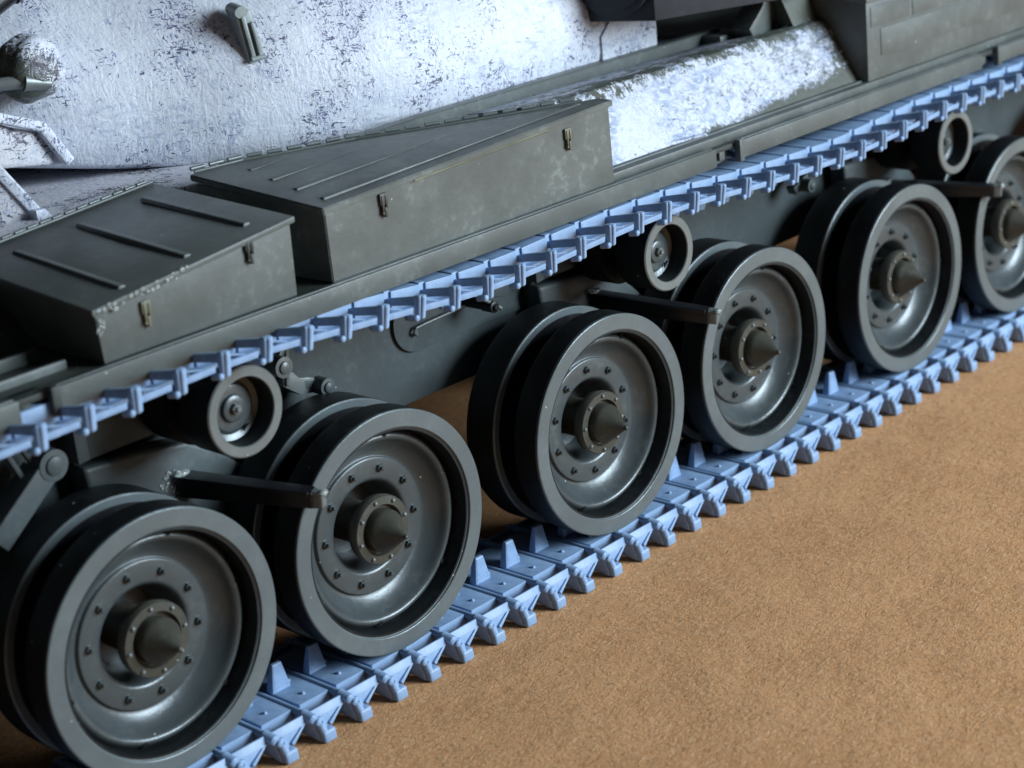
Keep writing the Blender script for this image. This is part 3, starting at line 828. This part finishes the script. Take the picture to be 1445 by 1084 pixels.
# seam of the casting near the rear: a thin recess
# half painted lug, its rod, mantlet lip on the nose
def gun_lug(bm):
    add_ball(bm, (0, 0, 0), .33, 1.0, .95, 1.08, 56, 36)
    for v in bm.verts:
        p = v.co; q = 1+.045*math.sin(p.x*13+p.z*9)*math.sin(p.z*15+p.y*7)+.03*math.sin(p.y*21-p.x*17)
        if p.z < -.05: q *= 1-.22*min(1, (-p.z-.05)/.25)
        v.co = p*q
lg = P('mantlet_lug', M['lump'], gun_lug, 80); lg.location = Vector((1.80, 3.45, 4.19))+OFF
lg.rotation_euler = (0, 0, -.5)
one('lug_rod', M['silver'], lg, lambda bm: (add_rod(bm, (-.75, -.30, -.02), (-.02, -.24, -.04), .045, 18, .070), add_rod(bm, (-.08, -.27, -.04), (.16, -.20, -.10), .085, 20, .05)), 60)
def lip(bm):
    P_ = lambda x, z, y: (x, y, z)
    outl = [(.95, 3.98), (1.25, 3.86), (1.56, 3.70), (1.82, 3.62), (1.98, 3.36), (2.0, 3.27), (.95, 3.44)]
    add_prism(bm, [(x, 3.42, z) for x, z in outl], (.1, .5, 0), .05, 4)
P('mantlet_collar', M['deckpaint'], lip)
def bar3(a, b_, w_, h_, bev=.03): return beam('', None, a, b_, w_, h_, w_, h_, bev)
P('mantlet_collar_ridge', M['turret'], lambda bm: (bar3((.95, 3.40, 4.02), (1.80, 3.38, 3.68), .06, .05)(bm), bar3((1.76, 3.39, 3.72), (2.0, 3.36, 3.30), .06, .055)(bm)), 60)
# grab bracket on the turret side
def grab(bm):
    add_hexa(bm, [(-.080, -.05, -.25), (.07, -.05, -.26), (.07, .10, -.26), (-.080, .10, -.25), (-.085, -.05, .25), (.05, -.05, .23), (.05, .12, .23), (-.085, .12, .25)], .02, 3)
    add_box(bm, -.05, -.015, -.075, -.03, -.20, .19, .012)
    add_box(bm, .008, .040, -.085, -.03, -.22, .12, .012)
    add_rod(bm, (-.035, -.07, .23), (-.035, .12, .25), .055, 16)
    add_rod(bm, (-.06, -.075, -.20), (.055, -.075, -.21), .022, 10)
gb = P('grab_bracket', M['bracket'], grab, 50); gb.location = Vector((3.88, 2.76, 4.19))+OFF; gb.scale = (1.25, 1.3, 1.08); gb.rotation_euler = (0, -.14, -.30)
P('gun_sleeve', M['black'], lambda bm: (add_rod(bm, (.9, 3.05, 4.735), (1.95, 3.05, 5.20), .115, 28), add_rod(bm, (1.5, 3.05, 4.99), (1.62, 3.05, 5.045), .125, 28)), 50)
# splash strip standing on the deck
P('splash_strip', M['turret'], lambda bm: (bar3((.70, 2.95, 3.92), (1.17, 2.72, 3.08), .035, .05, .015)(bm), add_prism(bm, [(1.10, 2.62, 3.12), (1.20, 2.62, 3.12), (1.34, 2.62, 2.94), (1.12, 2.62, 2.94)], (0, .16, 0), .012)))
P('splash_plate', M['deckpaint'], lambda bm: add_prism(bm, [(.55, 2.98, 2.94), (.55, 2.98, 3.95), (.70, 2.93, 3.86), (1.12, 2.74, 3.10), (1.12, 2.74, 2.94)], (.0, .05, 0), .01))
# dark stowage box on the turret's rear quarter with its round drum
Zb = 3.60
plan = [(8.003, 2.40), (8.30, 1.274), (8.93, 1.026), (9.75, .68), (11.2, .9), (11.6, 2.7)]
tb = P('turret_box', M['drum'], lambda bm: add_prism(bm, [(x, y, Zb) for x, y in plan], (0, 0, 1.3), .02, 2))
def drum(bm):
    c = Vector((8.17, 1.72, 4.12)); nr = Vector((-1.13, -.27, 0)).normalized()
    add_rod(bm, c-nr*.05, c+nr*.045, .47, 64); add_rod(bm, c, c+nr*.075, .40, 64); 
SUB('drum_cover', M['drum'], tb, drum, 30)
P('turret_panel', M['turret'], lambda bm: add_prism(bm, [(8.19, 1.985, 2.96), (9.10, 1.985, 2.96), (9.16, 1.985, 3.08), (9.18, 1.985, 3.62), (8.42, 1.985, 3.62), (8.20, 1.985, 3.42)], (0, .35, 0), .018, 2))
# small bracket and plates where the rim strip ends
P('tow_bracket', M['olive'], lambda bm: (add_prism(bm, [(10.02, 1.30, 3.20), (10.12, 1.30, 3.07), (10.48, 1.30, 3.10), (10.62, 1.30, 3.30), (10.95, 1.30, 3.60), (10.5, 1.30, 3.75), (10.30, 1.30, 3.42)], (0, .30, 0), .02), add_box(bm, 9.85, 10.35, 1.60, 1.95, 3.02, 3.14, .02)))
P('engine_deck_plate', M['side'], lambda bm: add_hexa(bm, [(10.5, 1.0, 3.12), (10.98, 1.0, 3.12), (10.98, 1.8, 3.10), (10.6, 1.8, 3.10), (10.45, 1.2, 3.60), (10.98, 1.2, 3.60), (10.98, 1.8, 3.62), (10.6, 1.8, 3.62)], .02))
P('engine_deck', M['olive_dark'], lambda bm: add_box(bm, 10.2, 17.6, 1.96, 9.0, 2.9, 3.06, .01))

scene.render.resolution_x = 1024; scene.render.resolution_y = 768
